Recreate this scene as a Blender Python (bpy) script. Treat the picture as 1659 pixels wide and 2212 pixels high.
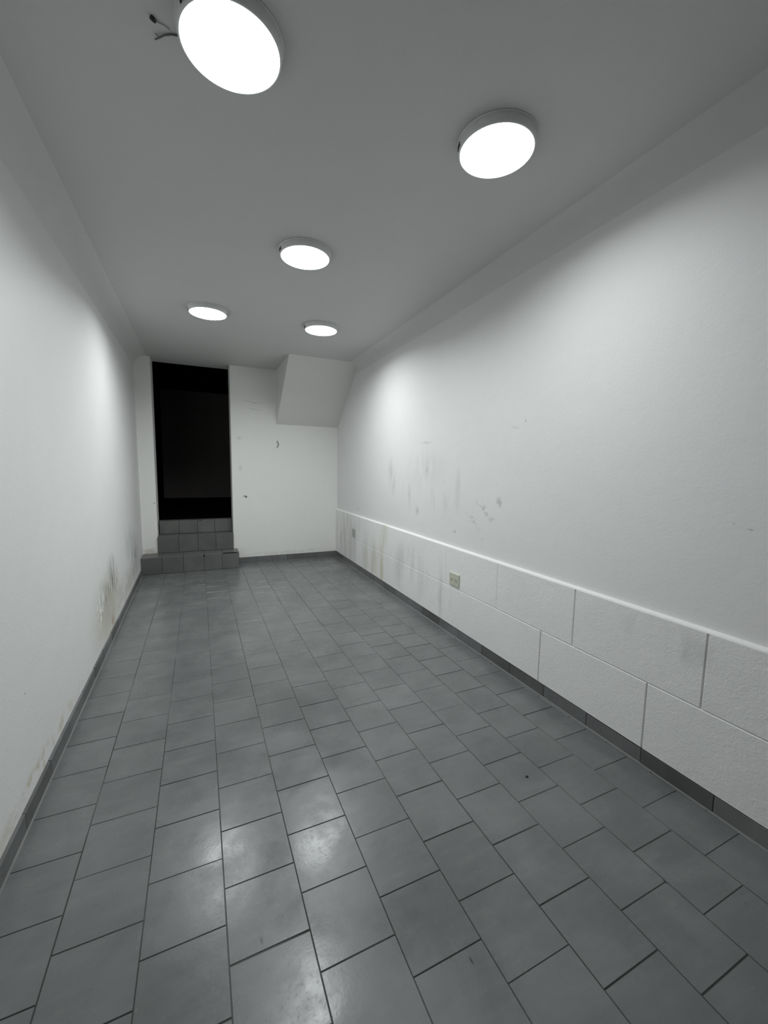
import bpy, bmesh, math, random
from mathutils import Vector, Matrix
random.seed(7)
S = bpy.context.scene
for o in list(bpy.data.objects):
    bpy.data.objects.remove(o)

# ------------------------------------------------------------------ camera
YAW, PITCH, ROLL, CAMZ, FPX = .4277, -.1076, .0157, 1.515, 876.45
F = Vector((math.sin(YAW)*math.cos(PITCH), math.cos(YAW)*math.cos(PITCH), math.sin(PITCH)))
r0 = Vector((math.cos(YAW), -math.sin(YAW), 0)); u0 = r0.cross(F)
c, s = math.cos(ROLL), math.sin(ROLL)
r = c*r0 + s*u0; u = -s*r0 + c*u0
cd = bpy.data.cameras.new('camera'); cam = bpy.data.objects.new('camera', cd)
S.collection.objects.link(cam)
cam.matrix_world = Matrix(((r.x, u.x, -F.x, 0), (r.y, u.y, -F.y, 0), (r.z, u.z, -F.z, CAMZ), (0, 0, 0, 1)))
cd.sensor_fit = 'HORIZONTAL'; cd.sensor_width = 36; cd.lens = FPX/1659*36
cd.clip_start = .02; cd.clip_end = 60
S.camera = cam

# ------------------------------------------------------------------ world, exposure, lamp power
w = bpy.data.worlds.new('night'); S.world = w; w.use_nodes = True
w.node_tree.nodes['Background'].inputs[0].default_value = (.55, .6, .7, 1)
w.node_tree.nodes['Background'].inputs[1].default_value = .0
S.view_settings.view_transform = 'Standard'; S.view_settings.look = 'None'
S.view_settings.exposure = 0; S.view_settings.gamma = 1
S.view_settings.use_curve_mapping = False
LAMP = 6.0                         # radiance of the lit diffusers
BEAM, SPREAD = 10.0, 160            # watts and spread of the light each panel throws down
LAMP_COL = (.955, .995, 1.0, 1)
LAMP_REL = [.76, .92, 1.15, 1.62, 1.68]   # how bright each panel burns
LAMPS = [(.148, 1.672), (1.283, 1.638), (.718, 2.962), (.125, 4.41), (1.229, 4.385)]

# ------------------------------------------------------------------ room numbers (metres)
H = 3.0
YB, YB2 = 6.62, 6.93               # back wall front / rear face
YF = -1.6                          # wall behind the camera
XLT = -.775                        # left wall top
def xl(y): return -.674 - .0135*y
def xr(y): return 2.039 + .0106*y  # face of the slab dado and the skirting
WR = .026                          # upper right wall stands back this far
DL, DR = -.570, .457               # doorway
SKH = .085

# ------------------------------------------------------------------ helpers
C = S.collection
def link(name, me, mats, parent=None):
    o = bpy.data.objects.new(name, me); C.objects.link(o)
    for m in mats: me.materials.append(m)
    if parent: o.parent = parent
    return o
def obj(name, bm, mats, parent=None, smooth=False):
    me = bpy.data.meshes.new(name)
    bmesh.ops.recalc_face_normals(bm, faces=bm.faces)
    bm.to_mesh(me); bm.free()
    if smooth:
        for p in me.polygons: p.use_smooth = True
    return link(name, me, mats if isinstance(mats, list) else [mats], parent)
def struct(o): o['kind'] = 'structure'; return o
def empty(name, loc):
    o = bpy.data.objects.new(name, None); C.objects.link(o); o.location = loc; o.empty_display_size = .1
    return o
def tag(o, label, cat, group=None):
    o['label'] = label; o['category'] = cat
    if group: o['group'] = group
    return o
def hexa(bm, p, mi=0):
    """p: 8 points, bottom ring 0-3, top ring 4-7"""
    v = [bm.verts.new(q) for q in p]
    fs = [(3,2,1,0),(4,5,6,7),(0,1,5,4),(1,2,6,5),(2,3,7,6),(3,0,4,7)]
    out = []
    for f in fs:
        fc = bm.faces.new([v[i] for i in f]); fc.material_index = mi; out.append(fc)
    return out
def box(bm, x0, x1, y0, y1, z0, z1, mi=0):
    return hexa(bm, [(x0,y0,z0),(x1,y0,z0),(x1,y1,z0),(x0,y1,z0),(x0,y0,z1),(x1,y0,z1),(x1,y1,z1),(x0,y1,z1)], mi)
def slab(bm, o, a, b, n, la, lb, th, ch, mi=0, tilt=(0, 0), layer=None, col=None):
    """chamfered tile: corner o, unit edges a,b, outward normal n; la x lb, thickness th, chamfer ch"""
    o = Vector(o); a = Vector(a); b = Vector(b); n = Vector(n)
    def P(i, j, h): return o + a*i + b*j + n*(h + tilt[0]*(i-la/2) + tilt[1]*(j-lb/2))
    R0 = [P(0,0,-th), P(la,0,-th), P(la,lb,-th), P(0,lb,-th)]
    R1 = [P(0,0,-ch), P(la,0,-ch), P(la,lb,-ch), P(0,lb,-ch)]
    R2 = [P(ch,ch,0), P(la-ch,ch,0), P(la-ch,lb-ch,0), P(ch,lb-ch,0)]
    V = [[bm.verts.new(q) for q in R] for R in (R0, R1, R2)]
    fs = [bm.faces.new(V[2])]
    for k in range(2):
        for i in range(4):
            j = (i+1) % 4
            fs.append(bm.faces.new((V[k][i], V[k][j], V[k+1][j], V[k+1][i])))
    for f in fs:
        f.material_index = mi
        if layer is not None:
            for l in f.loops: l[layer] = (col, col, col, 1)

# ------------------------------------------------------------------ node helpers
class N:
    def __init__(self, name):
        self.m = bpy.data.materials.new(name); self.m.use_nodes = True
        self.t = self.m.node_tree; self.b = self.t.nodes['Principled BSDF']
        self.co = self.node('ShaderNodeTexCoord').outputs['Object']
    def node(self, k, **kw):
        n = self.t.nodes.new(k)
        for a, v in kw.items(): setattr(n, a, v)
        return n
    def put(self, sock, v):
        if hasattr(v, 'is_linked') or hasattr(v, 'links'): self.t.links.new(v, sock)
        else: sock.default_value = v
    def math(self, op, a, b=0., clamp=False):
        n = self.node('ShaderNodeMath', operation=op, use_clamp=clamp)
        self.put(n.inputs[0], a); self.put(n.inputs[1], b); return n.outputs[0]
    def mapping(self, loc=(0,0,0), scale=(1,1,1), rot=(0,0,0), vec=None):
        n = self.node('ShaderNodeMapping'); self.put(n.inputs[0], vec or self.co)
        n.inputs[1].default_value = loc; n.inputs[2].default_value = rot; n.inputs[3].default_value = scale
        return n.outputs[0]
    def noise(self, scale, detail=3, rough=.55, vec=None, dist=0):
        n = self.node('ShaderNodeTexNoise'); self.put(n.inputs['Vector'], vec or self.co)
        n.inputs['Scale'].default_value = scale; n.inputs['Detail'].default_value = detail
        n.inputs['Roughness'].default_value = rough; n.inputs['Distortion'].default_value = dist
        return n.outputs[0]
    def ramp(self, v, a, b, lo=0., hi=1.):
        n = self.node('ShaderNodeMapRange', interpolation_type='SMOOTHSTEP'); self.put(n.inputs[0], v)
        n.inputs[1].default_value = a; n.inputs[2].default_value = b
        n.inputs[3].default_value = lo; n.inputs[4].default_value = hi
        return n.outputs[0]
    def blob(self, c, sz, edge=.0, warp=None, rot=0.):
        """soft ellipsoid mask round the point c with half sizes sz, in metres"""
        v = self.co
        if warp is not None: v = warp
        sub = self.node('ShaderNodeVectorMath', operation='SUBTRACT'); self.put(sub.inputs[0], v); sub.inputs[1].default_value = c
        v = sub.outputs[0]
        if rot:
            v = self.mapping(rot=(rot, 0, 0), vec=v)
        div = self.node('ShaderNodeVectorMath', operation='DIVIDE'); self.put(div.inputs[0], v); div.inputs[1].default_value = sz
        ln = self.node('ShaderNodeVectorMath', operation='LENGTH'); self.put(ln.inputs[0], div.outputs[0])
        return self.ramp(ln.outputs['Value'], edge, 1., 1., 0.)
    def warped(self, scale, amt):
        n = self.node('ShaderNodeTexNoise'); self.put(n.inputs['Vector'], self.co); n.inputs['Scale'].default_value = scale
        n.inputs['Detail'].default_value = 4
        sub = self.node('ShaderNodeVectorMath', operation='SUBTRACT'); self.put(sub.inputs[0], n.outputs['Color']); sub.inputs[1].default_value = (.5,.5,.5)
        sc = self.node('ShaderNodeVectorMath', operation='SCALE'); self.put(sc.inputs[0], sub.outputs[0]); sc.inputs['Scale'].default_value = amt
        ad = self.node('ShaderNodeVectorMath', operation='ADD'); self.put(ad.inputs[0], self.co); self.put(ad.inputs[1], sc.outputs[0])
        return ad.outputs[0]
    def mix(self, f, a, b, mode='MIX'):
        n = self.node('ShaderNodeMix', data_type='RGBA', blend_type=mode)
        self.put(n.inputs[0], f)
        for i, v in ((6, a), (7, b)):
            if isinstance(v, tuple) and len(v) == 3: v = v + (1,)
            self.put(n.inputs[i], v)
        return n.outputs[2]
    def bump(self, h, dist, strength=1., prev=None):
        n = self.node('ShaderNodeBump'); n.inputs['Strength'].default_value = strength; n.inputs['Distance'].default_value = dist
        self.put(n.inputs['Height'], h)
        if prev is not None: self.put(n.inputs['Normal'], prev)
        return n.outputs[0]
    def done(self, col, rough=.6, normal=None, spec=.4):
        if isinstance(col, tuple) and len(col) == 3: col = col + (1,)
        self.put(self.b.inputs['Base Color'], col); self.put(self.b.inputs['Roughness'], rough)
        self.b.inputs['Specular IOR Level'].default_value = spec
        if normal is not None: self.put(self.b.inputs['Normal'], normal)
        return self.m

def plaster(name, base=(.72, .72, .70), marks=(), bumpd=.0016, rough=.55, soft=1.):
    """painted plaster; marks = list of (centre, half size, colour, strength, noise scale, streak, rot, threshold)"""
    n = N(name)
    col = n.mix(n.ramp(n.noise(1.1, 3), .35, .65, 0, .5), base, tuple(c*.965 for c in base))
    col = n.mix(n.ramp(n.noise(9, 4), .45, .75, 0, .14), col, tuple(c*.9 for c in base))
    wv = n.warped(6, .10)
    for (cc, sz, mc, st, ns, streak, rot, th) in marks:
        m = n.blob(cc, sz, .1, wv if max(sz[1:]) > .03 else None, rot)
        if ns:
            v = n.mapping(scale=(1, 1, .22)) if streak else n.co
            m = n.math('MULTIPLY', m, n.ramp(n.noise(ns, 5, .65, vec=v), th-.02, th+.09))
        col = n.mix(n.math('MULTIPLY', m, st*soft, True), col, mc)
    h = n.bump(n.noise(2.3, 3), .012, .5)
    h = n.bump(n.noise(60, 4, .6), bumpd, .5, h)
    return n.done(col, rough, h, .35)

GR = (.36, .36, .345); GD = (.17, .17, .165); YE = (.50, .48, .34); DK = (.05, .05, .05)
M = {}
M['ceiling'] = plaster('ceiling_paint', (.635, .635, .625), [((-.64, 2.25, H), (.014, .006, .2), GD, .6, 0, 0, 0, 0)])
M['back'] = plaster('back_wall_paint', (.88, .88, .85), [
    ((.640, YB, 1.04), (.045, .2, .014), GD, .8, 0, 0, 0, 0),  # grey tail by the screw, its shadow painted on the wall
    ((-.59, YB, .966), (.010, .2, .018), GD, .9, 0, 0, 0, 0),
    ((.575, YB, 1.95), (.05, .2, .05), GR, .25, 14, 0, 0, .45),
    ((.575, YB, 1.49), (.04, .2, .08), GR, .25, 14, 0, 0, .45),
    ((.80, YB, 2.49), (.25, .2, .014), GR, .3, 9, 0, 0, .4),
    ((.78, YB, 2.38), (.22, .2, .010), GR, .3, 9, 0, 0, .4),
    ((-.68, YB, .27), (.2, .2, .07), (.42, .34, .27), .5, 22, 0, 0, .42),
    ((1.3, YB, .12), (1., .2, .05), (.6, .6, .55), .4, 16, 0, 0, .4)])
x = 2.09
M['right'] = plaster('right_wall_paint', (.80, .80, .795), [
    ((x, 4.42, 1.40), (.3, .13, .34), GR, .55, 7, 1, .15, .42),
    ((x, 4.02, 1.28), (.3, .14, .28), GR, .6, 8, 1, .2, .44),
    ((x, 3.78, 1.07), (.3, .06, .08), GD, .5, 12, 0, 0, .42),
    ((x, 3.60, 1.52), (.3, .50, .30), (.56, .55, .50), .5, 5, 1, 0, .45),
    ((x, 3.42, 1.22), (.3, .10, .17), YE, .45, 16, 1, 0, .44),
    ((x, 3.22, 1.20), (.3, .08, .15), YE, .35, 18, 1, 0, .46),
    ((x, 3.58, 1.49), (.3, .02, .04), GD, .5, 0, 0, 0, 0),
    ((x, 3.26, 1.40), (.3, .014, .02), GD, .4, 0, 0, 0, 0),
    ((x, 3.6, 1.78), (.3, .15, .02), GR, .5, 12, 0, 0, .4),
    ((x, 3.02, 1.35), (.3, .07, .30), GR, .30, 9, 1, 0, .45),
    ((x, 2.46, 1.27), (.3, .05, .045), GD, .8, 30, 0, 0, .42),
    ((x, 2.62, 1.18), (.3, .22, .055), GD, .55, 26, 0, -.55, .50),
    ((x, 2.78, 1.08), (.3, .16, .05), GD, .50, 30, 0, -.5, .50),
    ((x, 2.75, 1.05), (.3, .022, .028), (.9, .9, .88), .9, 0, 0, 0, 0),
    ((x, 3.05, .955), (.3, .05, .012), GD, .55, 0, 0, 0, 0),
    ((x, 2.65, .95), (.3, .02, .014), GD, .4, 0, 0, 0, 0),
    ((x, 2.22, 1.86), (.3, .010, .012), GD, .8, 0, 0, 0, 0),
    ((x, 2.32, 1.82), (.3, .06, .008), GR, .4, 0, 0, -.5, 0),
    ((x, .885, 1.285), (.3, .020, .005), GD, .75, 0, 0, 0, 0),
    ((x, .945, 1.30), (.3, .010, .005), GR, .6, 0, 0, 0, 0),
    ((x, 5.6, .93), (.3, .1, .06), GR, .4, 14, 0, 0, .45)], soft=.62)
x = -.73
M['left'] = plaster('left_wall_paint', (.80, .80, .79), [
    ((x, 4.0, .30), (.3, .85, .42), (.52, .50, .40), .55, 3.5, 0, 0, .36),
    ((x, 4.25, .50), (.3, .42, .26), GD, .60, 20, 1, 0, .47),
    ((x, 3.85, .42), (.3, .34, .22), GD, .50, 26, 1, 0, .49),
    ((x, 3.68, .38), (.3, .20, .20), (.9, .9, .86), .75, 24, 0, 0, .50),
    ((x, 4.1, .48), (.3, .3, .2), (.85, .85, .82), .8, 22, 1, 0, .58),
    ((x, 4.15, .14), (.3, .09, .07), (.42, .24, .15), .55, 14, 1, 0, .40),
    ((x, 5.75, .40), (.3, .55, .38), GD, .50, 16, 1, 0, .47),
    ((x, 5.4, .62), (.3, .5, .30), (.45, .52, .52), .35, 5, 1, 0, .42),
    ((x, 5.0, .2), (.3, 1.5, .25), (.5, .49, .42), .4, 6, 0, 0, .45),
    ((x, 2.3, .12), (.3, .9, .06), (.55, .48, .36), .5, 9, 0, 0, .46),
    ((x, 2.15, .52), (.3, .008, .008), GD, .6, 0, 0, 0, 0),
    ((x, 1.6, .11), (.3, .5, .04), (.5, .42, .30), .4, 12, 0, 0, .46)], soft=1.35)
M['cove'] = plaster('cove_paint', (.715, .715, .705))
M['soffit'] = plaster('stair_soffit_paint', (.80, .80, .78))
M['front'] = plaster('front_wall_paint', (.30, .30, .30))

def dado():
    n = N('rough_slab_paint')
    base = (.87, .87, .86)
    col = n.mix(n.ramp(n.noise(1.6, 4), .35, .7, 0, .6), base, (.82, .82, .81))
    wv = n.warped(5, .06); x = 2.08
    st = n.ramp(n.noise(6, 4, .55, vec=n.mapping(scale=(1, 1, .16))), .38, .66)
    for c, sz, mc, k in [((x, 4.62, .42), (.3, .22, .7), (.58, .55, .38), .95), ((x, 5.0, .3), (.3, .35, .5), (.55, .53, .40), .5),
                         ((x, 5.9, .4), (.3, 1.0, .6), (.50, .50, .47), .6), ((x, 3.15, .40), (.3, .16, .5), (.45, .45, .43), .7),
                         ((x, 3.9, .4), (.3, .6, .4), (.48, .48, .45), .4), ((x, 1.15, .70), (.3, .30, .12), (.55, .56, .54), .5)]:
        col = n.mix(n.math('MULTIPLY', n.math('MULTIPLY', n.blob(c, sz, .3, wv), st), k), col, mc)
    sp = n.ramp(n.noise(38, 5, .7), .66, .74, 0, .35)
    col = n.mix(sp, col, (.40, .40, .39))
    h = n.bump(n.noise(3.5, 3), .010, .5)
    h = n.bump(n.noise(42, 5, .7, dist=1.2), .0035, .8, h)
    return n.done(col, .6, h, .3)
M['dado'] = dado()

def tile_mat(name, base, rough0=.23, var=.09):
    n = N(name)
    at = n.node('ShaderNodeVertexColor'); at.layer_name = 'tint'
    cl = n.noise(3.2, 5, .6, dist=.6)
    col = n.mix(n.ramp(cl, .3, .72), tuple(c*(1-var*1.6) for c in base), tuple(c*(1+var*1.6) for c in base))
    stv = n.mapping(scale=(2.2, 14, 1), rot=(0, 0, .25))
    col = n.mix(n.ramp(n.noise(2.0, 5, .65, vec=stv), .45, .75, 0, .35), col, tuple(c*1.35 for c in base))
    big = n.noise(1.1, 4, .6, vec=n.mapping(scale=(.9, 2.4, 1), rot=(0, 0, -.2)), dist=.8)
    col = n.mix(n.ramp(big, .35, .65, .35, 0), col, tuple(c*.72 for c in base))
    col = n.mix(1., col, at.outputs['Color'], 'MULTIPLY')
    # worn pale specks and dark scuffs
    col = n.mix(n.ramp(n.noise(150, 2, .5), .70, .76, 0, .25), col, (.30, .31, .31))
    sc = n.math('MULTIPLY', n.ramp(n.noise(5, 2), .55, .7), n.ramp(n.noise(85, 3, .6), .68, .73, 0, .8))
    col = n.mix(sc, col, (.02, .02, .02))
    for c, sz, rot in FLOORMARKS:
        v = n.blob(c, sz, .2)
        col = n.mix(n.math('MULTIPLY', v, .8), col, (.02, .02, .022))
    rg = n.math('ADD', n.ramp(n.noise(2.6, 4, .6), .3, .7, rough0-.05, rough0+.12), n.ramp(n.noise(70, 3), .5, .8, 0, .06))
    h = n.bump(n.noise(5, 2), .004, .35)
    h = n.bump(n.noise(90, 3, .6), .0003, .4, h)
    return n.done(col, rg, h, .5)
FLOORMARKS = [((.138, 1.197, 0), (.006, .018, .05), 0), ((.724, .882, 0), (.005, .016, .05), 0), ((1.535, .79, 0), (.006, .016, .05), 0)]
M['tile'] = tile_mat('grey_floor_tile', (.155, .163, .162))
FLOORMARKS = []
M['steptile'] = tile_mat('grey_step_tile', (.14, .142, .137), .36)
M['skirt'] = tile_mat('dark_skirting_tile', (.165, .168, .170), .35)

def grout(name, dark, light, k=1.3, a=.52, b=.66):
    n = N(name)
    col = n.mix(n.ramp(n.noise(k, 2), a, b), dark, light)
    return n.done(col, .85, n.bump(n.noise(120, 3), .001, .5), .2)
M['grout'] = grout('floor_grout', (.066, .066, .063), (.15, .15, .145), 1.3, .44, .60)
M['stepgrout'] = grout('step_grout', (.035, .034, .032), (.13, .125, .105), 2.5)
M['caulk'] = grout('skirting_joint', (.20, .20, .195), (.26, .26, .25))
M['gap_shade'] = grout('gap_shade_paint', (.012, .012, .012), (.02, .02, .02))  # painted shade for the skirting gap and the step holes

def plain(name, col, rough=.5, spec=.5, nz=40):
    n = N(name)
    c2 = n.mix(n.ramp(n.noise(nz, 3), .4, .7, 0, .3), col, tuple(v*.88 for v in col))
    return n.done(c2, rough, None, spec)
M['plastic'] = plain('white_plastic', (.78, .78, .79), .35)
M['slot'] = plain('vent_dark', (.02, .02, .02), .6)
M['cream'] = plain('cream_plastic', (.58, .585, .49), .4)
M['socket'] = plain('socket_plastic', (.52, .52, .44), .4)
M['greyplate'] = plain('painted_plate', (.40, .40, .375), .5)
M['metal'] = plain('dull_steel', (.10, .10, .10), .4)
M['wire'] = plain('grey_cable', (.13, .13, .135), .5)
M['black'] = plain('black_rubber', (.012, .012, .012), .5)
M['dark'] = plain('unlit_room_paint', (.006, .006, .006), .9, .0, 3)  # near-black colour stands in for the lack of light in there
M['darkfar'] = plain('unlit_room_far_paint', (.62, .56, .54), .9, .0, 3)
def emit(k):
    em = bpy.data.materials.new('lit_diffuser'); em.use_nodes = True
    nt = em.node_tree; nt.nodes.clear()
    e = nt.nodes.new('ShaderNodeEmission'); e.inputs[0].default_value = LAMP_COL; e.inputs[1].default_value = LAMP*k
    oo = nt.nodes.new('ShaderNodeOutputMaterial'); nt.links.new(e.outputs[0], oo.inputs[0])
    return em

# ================================================================== STRUCTURE
# ---- floor: half-bond square tiles on a grout bed
T, X0, Y0 = .2504, -.2123, 1.292
bm = bmesh.new(); lay = bm.loops.layers.color.new('tint')
for f in box(bm, -.9, 2.25, YF-.1, YB2, -.08, -.0028, 1):
    for l in f.loops: l[lay] = (1, 1, 1, 1)
g = .0020
for i in range(-3, 10):
    yoff = Y0 - i*T/2
    a0 = X0 + i*T; a1 = a0 + T
    gx = g*random.uniform(.45, 1.1)
    j0 = math.floor((YF - yoff)/T); j1 = math.ceil((YB - yoff)/T)
    for j in range(j0, j1+1):
        b0 = yoff + j*T; b1 = b0 + T
        q0, q1, p0, p1 = max(b0, YF), min(b1, YB), max(a0, -.80), min(a1, 2.14)
        if q1-q0 < .02 or p1-p0 < .02: continue
        gg = g*random.uniform(.3, 1.45)
        slab(bm, (p0+gx, q0+gg, random.uniform(-.0003, .0003)), (1,0,0), (0,1,0), (0,0,1), p1-p0-2*gx, q1-q0-2*gg, .005, .0013,
             0, (random.uniform(-.0025, .0025), random.uniform(-.0025, .0025)), lay, random.uniform(.965, 1.035))
struct(obj('floor', bm, [M['tile'], M['grout']]))

# ---- ceiling (its slab shows through the doorway head)
bm = bmesh.new(); box(bm, -1.0, 2.35, YF-.1, YB2, H, H+.35)
def cove(x0, x1, sgn, rad, y0, y1, zq=0):
    # rounded plaster fillet between a side wall (x0 at y0, x1 at y1) and the ceiling
    n = 14; rows = []
    for x, y in ((x0, y0), (x1, y1)):
        ts = [k*math.pi/2/n for k in range(n+1)]
        rows.append([bm.verts.new((x + sgn*(rad*(1-math.cos(t))-.0004), y, H-rad*(1-math.sin(t))-.0004)) for t in ts])
    for i in range(n):
        f = bm.faces.new((rows[0][i], rows[0][i+1], rows[1][i+1], rows[1][i])); f.smooth = True; f.material_index = 1
cove(XLT, XLT, 1, .16, YF, YB)
cove(xr(YF)+WR, xr(5.63)+WR, -1, .13, YF, 5.66)
struct(obj('ceiling', bm, [M['ceiling'], M['cove']]))

# ---- left wall, leaning a little outwards at the top
bm = bmesh.new()
ys = [YF-.1, 1., 3., 5., YB2]
for a, b in zip(ys, ys[1:]):
    hexa(bm, [(xl(a)-.25, a, -.08), (xl(a), a, -.08), (xl(b), b, -.08), (xl(b)-.25, b, -.08),
              (XLT-.25, a, H), (XLT, a, H), (XLT, b, H), (XLT-.25, b, H)])
bmesh.ops.remove_doubles(bm, verts=bm.verts, dist=1e-5)
struct(obj('wall_left', bm, M['left']))

# ---- right wall, upper part set back behind the slab dado
bm = bmesh.new()
def xw(y): return xr(y) + WR
hexa(bm, [(xw(YF-.1), YF-.1, -.08), (xw(YF-.1)+.25, YF-.1, -.08), (xw(YB2)+.25, YB2, -.08), (xw(YB2), YB2, -.08),
          (xw(YF-.1), YF-.1, H), (xw(YF-.1)+.25, YF-.1, H), (xw(YB2)+.25, YB2, H), (xw(YB2), YB2, H)])
struct(obj('wall_right', bm, M['right']))

# ---- back wall: pier left of the doorway, wall right of it
bm = bmesh.new()
def pier(name, a, b, edge):
    bm = bmesh.new(); box(bm, a, b, YB, YB2, 0, H)
    bmesh.ops.bevel(bm, geom=[e for e in bm.edges if abs(e.verts[0].co.z-e.verts[1].co.z) > 1 and abs(e.verts[0].co.x-edge) < 1e-3],
                    offset=.006, segments=2, affect='EDGES')
    struct(obj(name, bm, M['back']))
pier('wall_back_left', -.80, DL, DL); pier('wall_back_right', DR, 2.14, DR)

# ---- front wall behind the camera
bm = bmesh.new(); box(bm, -.66, 2.02, YF-.1, YF, 0, H)
struct(obj('wall_front', bm, M['front']))

# ---- stair underside: sloping soffit wedge in the far right corner
bm = bmesh.new()
sx, sy0, sz = 1.135, 5.60, 2.175
v = [bm.verts.new(p) for p in [(sx, sy0, H), (sx, YB, H), (sx, YB, sz), (xw(sy0), sy0, H), (xw(YB), YB, H), (xw(YB), YB, sz)]]
for f in [(0,1,2), (5,4,3), (0,2,5,3), (0,3,4,1), (1,4,5,2)]: bm.faces.new([v[i] for i in f])
struct(obj('trim_1', bm, M['soffit']))

# ---- slab dado on the right wall: two courses of rough painted slabs with a sloping white lip
bm = bmesh.new()
dirY = Vector((.0106, 1, 0)).normalized(); nrm = Vector((-1, .0106, 0)).normalized()
ZM, ZT = .446, .803
def backing(y0, y1, z0, z1, off):
    hexa(bm, [(xr(y0)+off, y0, z0), (xw(y0), y0, z0), (xw(y1), y1, z0), (xr(y1)+off, y1, z0),
              (xr(y0)+off, y0, z1), (xw(y0), y0, z1), (xw(y1), y1, z1), (xr(y1)+off, y1, z1)])
backing(YF, YB, SKH+.002, ZT-.004, .007)
def course(joints, z0, z1, off):
    js = [(YF, 0)] + joints + [(YB, 0)]
    for (a, ga), (b, gb) in zip(js, js[1:]):
        slab(bm, (xr(a+ga)-off, a+ga, z0), dirY, (0,0,1), nrm, b-a-ga-gb, z1-z0, .014, .003)
W_, N_ = .0030, .0007
course([(-1.17, W_), (-.452, W_), (.266, W_), (.984, W_), (1.696, W_), (2.411, N_), (3.139, N_), (4.58, N_)], ZM+.002, ZT, 0)
course([(-.94, W_), (-.215, W_), (.507, W_), (1.228, W_), (1.948, W_), (4.80, N_)], SKH+.003, ZM-.002, .0012)
# lip
for a, b in [(YF, YB)]:
    p = [(xr(a), a, ZT-.001), (xw(a)+.002, a, ZT-.001), (xw(b)+.002, b, ZT-.001), (xr(b), b, ZT-.001),
         (xr(a)+.004, a, ZT+.006), (xw(a)+.002, a, ZT+.015), (xw(b)+.002, b, ZT+.015), (xr(b)+.004, b, ZT+.006)]
    hexa(bm, p)
struct(obj('trim_2', bm, M['dado']))

# ---- skirting tiles
def skirting(name, pts, th, lengths, bead=True, gap=.001):
    """run of skirting tiles between two floor points, standing th in front of the line"""
    bm = bmesh.new(); lay = bm.loops.layers.color.new('tint')
    A, B = Vector(pts[0]), Vector(pts[1]); d = (B-A); L = d.length; d.normalize()
    n = Vector(pts[2])
    t = -random.random()*lengths
    while t < L:
        a, b = max(t, 0), min(t+lengths, L); t += lengths
        if b-a < .01: continue
        jit = random.uniform(-.002, .002)
        slab(bm, A+d*(a+.0012)+n*(th+jit*.4), d, (0,0,1), n, b-a-.0024, SKH-.004+jit, th-.0005, .0015, 0, (0,0), lay, random.uniform(.8, 1.2))
    # black filler behind the tiles, painting the shadow gap above them
    q = [A, B, B+n*(th*.5), A+n*(th*.5)]
    for f in hexa(bm, [(p.x, p.y, .0) for p in q] + [(p.x, p.y, SKH-gap) for p in q], 2):
        for l in f.loops: l[lay] = (1,1,1,1)
    if bead:
        q = [A+n*(th-.001), B+n*(th-.001), B+n*(th+.006), A+n*(th+.006)]
        for f in hexa(bm, [(p.x, p.y, -.002) for p in q] + [(q[0].x, q[0].y, .005), (q[1].x, q[1].y, .005), (q[2].x, q[2].y, .0012), (q[3].x, q[3].y, .0012)], 1):
            for l in f.loops: l[lay] = (1,1,1,1)
    return struct(obj(name, bm, [M['skirt'], M['caulk'], M['gap_shade']]))
skirting('baseboard_right', ((xw(YF)-.001, YF, 0), (xw(YB)-.001, YB, 0), tuple(nrm)), WR-.004, .333)
nl = Vector((1, .0135, 0)).normalized()
skirting('baseboard_left', ((xl(YF)-.004, YF, 0), (xl(6.30)-.004, 6.30, 0), tuple(nl)), .014, .333, gap=.02)
skirting('baseboard_back', ((.512, YB, 0), (xr(YB), YB, 0), (0, -1, 0)), .012, .25, False)

# ---- dark room beyond the doorway
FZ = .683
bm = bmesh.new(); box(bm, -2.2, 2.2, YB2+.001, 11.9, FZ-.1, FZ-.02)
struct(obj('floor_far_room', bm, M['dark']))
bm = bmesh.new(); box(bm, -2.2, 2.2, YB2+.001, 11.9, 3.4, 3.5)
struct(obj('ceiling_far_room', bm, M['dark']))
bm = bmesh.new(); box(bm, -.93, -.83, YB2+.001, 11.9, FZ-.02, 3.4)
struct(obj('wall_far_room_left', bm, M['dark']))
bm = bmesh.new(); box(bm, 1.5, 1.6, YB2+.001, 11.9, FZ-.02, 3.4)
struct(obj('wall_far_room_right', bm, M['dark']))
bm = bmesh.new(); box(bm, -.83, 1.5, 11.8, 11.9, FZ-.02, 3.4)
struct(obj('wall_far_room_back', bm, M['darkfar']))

# ================================================================== STEPS
def step(x0, x1, y0, y1, z0, z1, tiles, name, parent, chips=()):
    bm = bmesh.new(); lay = bm.loops.layers.color.new('tint')
    fs = box(bm, x0+.004, x1-.004, y0+.004, y1, z0, z1-.003, 1)
    for cx, cz, cw, ch in chips:      # black boxes paint the dark of gaps where grout and tile corners are missing
        fs += box(bm, cx, cx+cw, y0-.0012, y0+.01, cz, cz+ch, 2)
    for f in fs:
        for l in f.loops: l[lay] = (1,1,1,1)
    e = [x0] + tiles + [x1]
    for a, b in zip(e, e[1:]):
        k = random.uniform(.94, 1.07)
        slab(bm, (a+.002, y0, z0+.003), (1,0,0), (0,0,1), (0,-1,0), b-a-.004, z1-z0-.006, .006, .002, 0, (random.uniform(-.01,.01), random.uniform(-.008,.008)), lay, k)
        slab(bm, (a+.002, y0+.003, z1), (1,0,0), (0,1,0), (0,0,1), b-a-.004, y1-y0-.005, .006, .002, 0, (0,0), lay, k*1.02)
    bmesh.ops.translate(bm, verts=bm.verts, vec=-Vector(parent.location))
    return obj(name, bm, [M['steptile'], M['stepgrout'], M['gap_shade']], parent)
st = tag(empty('doorway_steps', (-.05, 6.45, 0)), 'three grey tiled steps climbing into the dark doorway in the back wall', 'steps')
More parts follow.
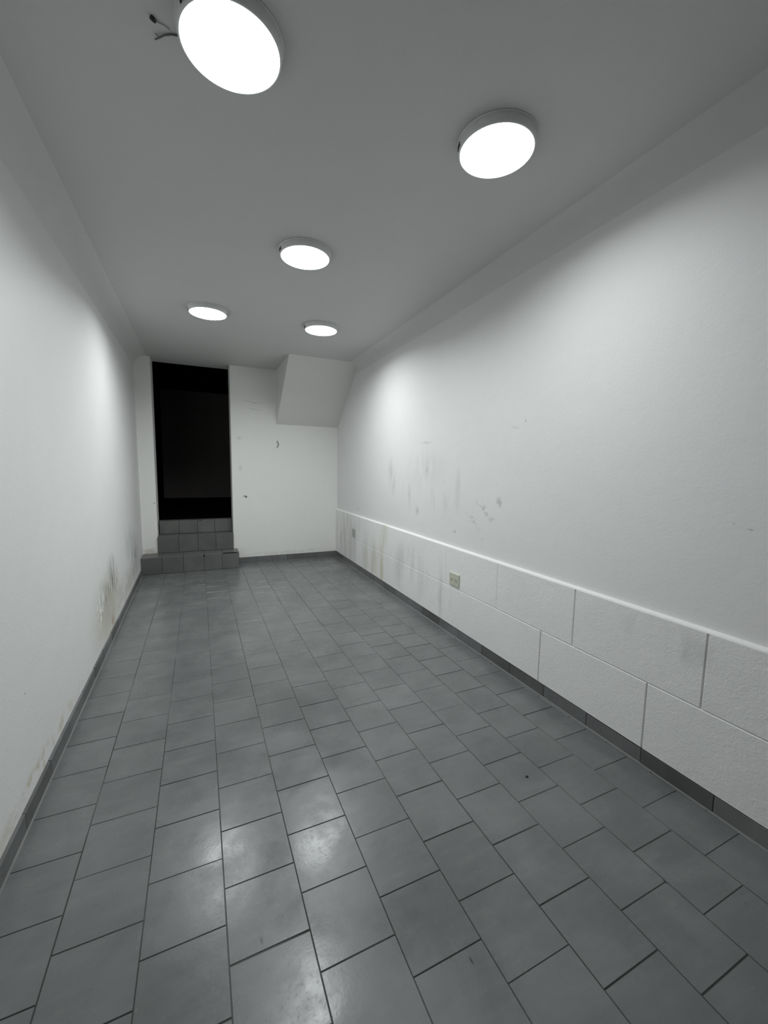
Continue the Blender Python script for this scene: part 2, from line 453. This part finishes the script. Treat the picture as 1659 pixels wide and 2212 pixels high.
step(xl(6.5)+.005, .512, 6.305, YB-.001, .0005, .238, [-.505, -.24, .03, .275], 'step', st,
     [(.025, .205, .018, .028), (.285, .229, .20, .012), (-.01, .006, .03, .006)])
step(DL+.001, DR-.001, 6.585, YB-.001+.16, .2385, .484, [-.30, -.045, .205], 'step', st)
bm = None
step(DL+.012, DR-.006, 6.782, YB2, .4845, .683, [-.30, -.045, .20], 'step', st, [(-.02, .672, .03, .010)])

# ================================================================== CEILING LAMPS
def lathe(bm, prof, seg=72, mi=0):
    rings = []
    for rr, z in prof:
        rings.append([bm.verts.new((rr*math.cos(2*math.pi*i/seg), rr*math.sin(2*math.pi*i/seg), z)) for i in range(seg)] if rr > 0 else [bm.verts.new((0, 0, z))])
    for A, B in zip(rings, rings[1:]):
        for i in range(seg):
            j = (i+1) % seg
            if len(A) == 1: f = bm.faces.new((A[0], B[j], B[i]))
            elif len(B) == 1: f = bm.faces.new((A[i], A[j], B[0]))
            else: f = bm.faces.new((A[i], A[j], B[j], B[i]))
            f.material_index = mi; f.smooth = True
RO, RI, LH = .178, .166, .043
def make_lamp():
    root = empty('ceiling_lamp', (0, 0, H))
    bm = bmesh.new()
    lathe(bm, [(0, -.001), (RO+.001, -.001), (RO+.001, -.004), (RO-.004, -.006), (RO-.002, -.010), (RO-.006, -LH+.006), (RO-.009, -LH), (RI-.001, -LH-.001), (RI-.002, -LH+.004), (0, -LH+.004)])
    hs = obj('housing', bm, M['plastic'], root)
    bm = bmesh.new()
    lathe(bm, [(RI-.002, -LH+.0035), (RI-.002, -LH), (RI-.01, -LH-.0012), (0, -LH-.002)])
    obj('diffuser', bm, emit(LAMP_REL[0]), root)
    ld = bpy.data.lights.new('panel_light', 'AREA'); ld.shape = 'DISK'; ld.size = 2*RI-.012
    ld.energy = BEAM*LAMP_REL[0]; ld.color = LAMP_COL[:3]; ld.spread = math.radians(SPREAD)
    lo = bpy.data.objects.new('panel_light', ld); C.objects.link(lo); lo.parent = root; lo.location = (0, 0, -LH-.004)
    for k in range(3):                    # three little vent slots in the side
        a = math.radians(172 + 5.2*k)
        bm = bmesh.new(); box(bm, -.0015, .0015, -.004, .004, -.012, .012)
        rot = Matrix.Rotation(a, 4, 'Z') @ Matrix.Translation((RO-.0035, 0, -.022)) @ Matrix.Rotation(.35, 4, 'X')
        bmesh.ops.transform(bm, matrix=rot, verts=bm.verts)
        obj('vent_slot', bm, M['slot'], hs)
    return root
def copy_tree(o, parent=None):
    k = o.copy(); C.objects.link(k)
    if parent: k.parent = parent
    for ch in list(o.children): copy_tree(ch, k)
    return k
lamp0 = make_lamp()
LAB = ['round lit ceiling lamp nearest the camera, largest, with cable ends beside it',
       'round lit ceiling lamp near the right wall, second largest of the five',
       'round lit ceiling lamp in the middle of the ceiling, between the near and far pairs',
       'round lit ceiling lamp nearest the dark doorway, by the left wall',
       'round lit ceiling lamp in front of the sloping stair soffit, smallest of the five']
for i, (x, y) in enumerate(LAMPS):
    o = lamp0 if i == 0 else copy_tree(lamp0)
    o.location = (x, y, H); o.rotation_euler.z = [.6, -.35, .1, 0, 0][i]
    for ch in o.children:
        if i and ch.name.startswith('diffuser'):
            ch.data = ch.data.copy(); ch.data.materials[0] = emit(LAMP_REL[i])
        if i and ch.type == 'LIGHT':
            ch.data = ch.data.copy(); ch.data.energy = BEAM*LAMP_REL[i]
    tag(o, LAB[i], 'ceiling lamp', 'round lit lamps on the ceiling')

# ================================================================== SMALL THINGS
def tube(bm, pts, rad, seg=8):
    rings = []
    P = [Vector(p) for p in pts]
    for i, p in enumerate(P):
        d = (P[min(i+1, len(P)-1)] - P[max(i-1, 0)]).normalized()
        a = d.cross(Vector((0, 0, 1)) if abs(d.z) < .9 else Vector((1, 0, 0))).normalized(); b = d.cross(a)
        rr = rad[i] if isinstance(rad, (list, tuple)) else rad
        rings.append([bm.verts.new(p + (a*math.cos(t) + b*math.sin(t))*rr) for t in [2*math.pi*k/seg for k in range(seg)]])
    for A, B in zip(rings, rings[1:]):
        for k in range(seg): bm.faces.new((A[k], A[(k+1) % seg], B[(k+1) % seg], B[k])).smooth = True
    bm.faces.new(rings[0][::-1]); bm.faces.new(rings[-1])

# cable ends on the ceiling beside the nearest lamp
bm = bmesh.new()
tube(bm, [(-.022, 1.742, H-.004), (-.040, 1.747, H-.004), (-.063, 1.760, H-.004), (-.078, 1.773, H-.006), (-.094, 1.788, H-.006)], [.0028, .0028, .0026, .0026, .0022])
tube(bm, [(-.080, 1.776, H-.006), (-.085, 1.768, H-.008), (-.090, 1.760, H-.009)], .0016, 6)
tag(obj('cable_end', bm, M['wire']), 'thin grey cable end curling out from under the nearest ceiling lamp', 'cable')
bm = bmesh.new()
tube(bm, [(-.101, 1.712, H-.006), (-.094, 1.717, H-.006), (-.087, 1.722, H-.006)], [.006, .007, .0055], 10)
sl_ = obj('cable_tip', bm, M['black'])
bm = bmesh.new()
tube(bm, [(-.086, 1.722, H-.004), (-.076, 1.727, H-.003), (-.060, 1.727, H-.003), (-.046, 1.736, H-.003)], .0018, 6)
obj('cable', bm, M['ceiling'], sl_)
tag(sl_, 'small black cable tip on the ceiling beside the nearest lamp', 'cable')

# socket plates
def outlet(name, y, z, wd, ht, mat, sockets):
    root = empty(name, (xr(y), y, z)); root.rotation_euler.z = -.0106
    bm = bmesh.new()
    slab(bm, (-.011, -wd/2, -ht/2), (0,1,0), (0,0,1), (-1,0,0), wd, ht, .011, .003)
    obj('plate', bm, mat, root)
    if sockets:
        for k in (-1, 1):
            bm = bmesh.new(); cy = k*.036
            slab(bm, (-.0135, cy-.019, -.017), (0,1,0), (0,0,1), (-1,0,0), .038, .034, .003, .002)
            sk = obj('socket', bm, M['socket'], root)
            bm = bmesh.new()
            for dz in (-.007, .007): box(bm, -.0142, -.0132, cy-.005+0, cy+.006, dz-.0022, dz+.0022)
            obj('slots', bm, M['slot'], sk)
        bm = bmesh.new(); lathe(bm, [(0, 0), (.0035, 0), (.0035, .0015), (0, .002)], 12)
        bmesh.ops.transform(bm, matrix=Matrix.Translation((-.0108, 0, 0)) @ Matrix.Rotation(-math.pi/2, 4, 'Y'), verts=bm.verts)
        obj('screw', bm, M['metal'], root)
    return root
tag(outlet('wall_outlet', 2.98, .528, .15, .112, M['cream'], True), 'cream double wall outlet on the rough white slabs of the right wall', 'outlet')
tag(outlet('blank_plate', 5.68, .545, .11, .115, M['greyplate'], False), 'grey painted blank plate on the slabs near the far right corner', 'outlet')

# hook and screw on the back wall
bm = bmesh.new()
pts = [(.0, -.003, .030), (.006, -.010, .024), (.011, -.014, .012), (.013, -.015, 0), (.011, -.014, -.012), (.006, -.010, -.022), (0, -.003, -.028)]
tube(bm, [(a*1.6, b_, c_*1.7) for a, b_, c_ in pts], .0052, 8)
o = tag(obj('wall_hook', bm, M['metal']), 'small curved metal hook on the back wall below the sloping soffit', 'hook'); o.location = (1.136, YB-.0005, 1.862)
bm = bmesh.new()
tube(bm, [(0, 0, 0), (0, -.012, 0)], .0035, 10); tube(bm, [(0, -.012, 0), (0, -.015, 0)], .011, 12)
o = tag(obj('wall_screw', bm, M['metal']), 'dark screw head in the back wall right of the doorway', 'screw'); o.location = (.655, YB+.002, 1.04)

# speck on the floor
bm = bmesh.new(); bmesh.ops.create_icosphere(bm, subdivisions=2, radius=.0065)
for v in bm.verts: v.co = Vector((v.co.x*1.2*(1+random.uniform(-.12, .12)), v.co.y, v.co.z*.45))
o = tag(obj('floor_pellet', bm, M['black'], smooth=True), 'tiny black pellet lying on a grey floor tile', 'pellet')
o.location = (1.439, 1.395, .0026)
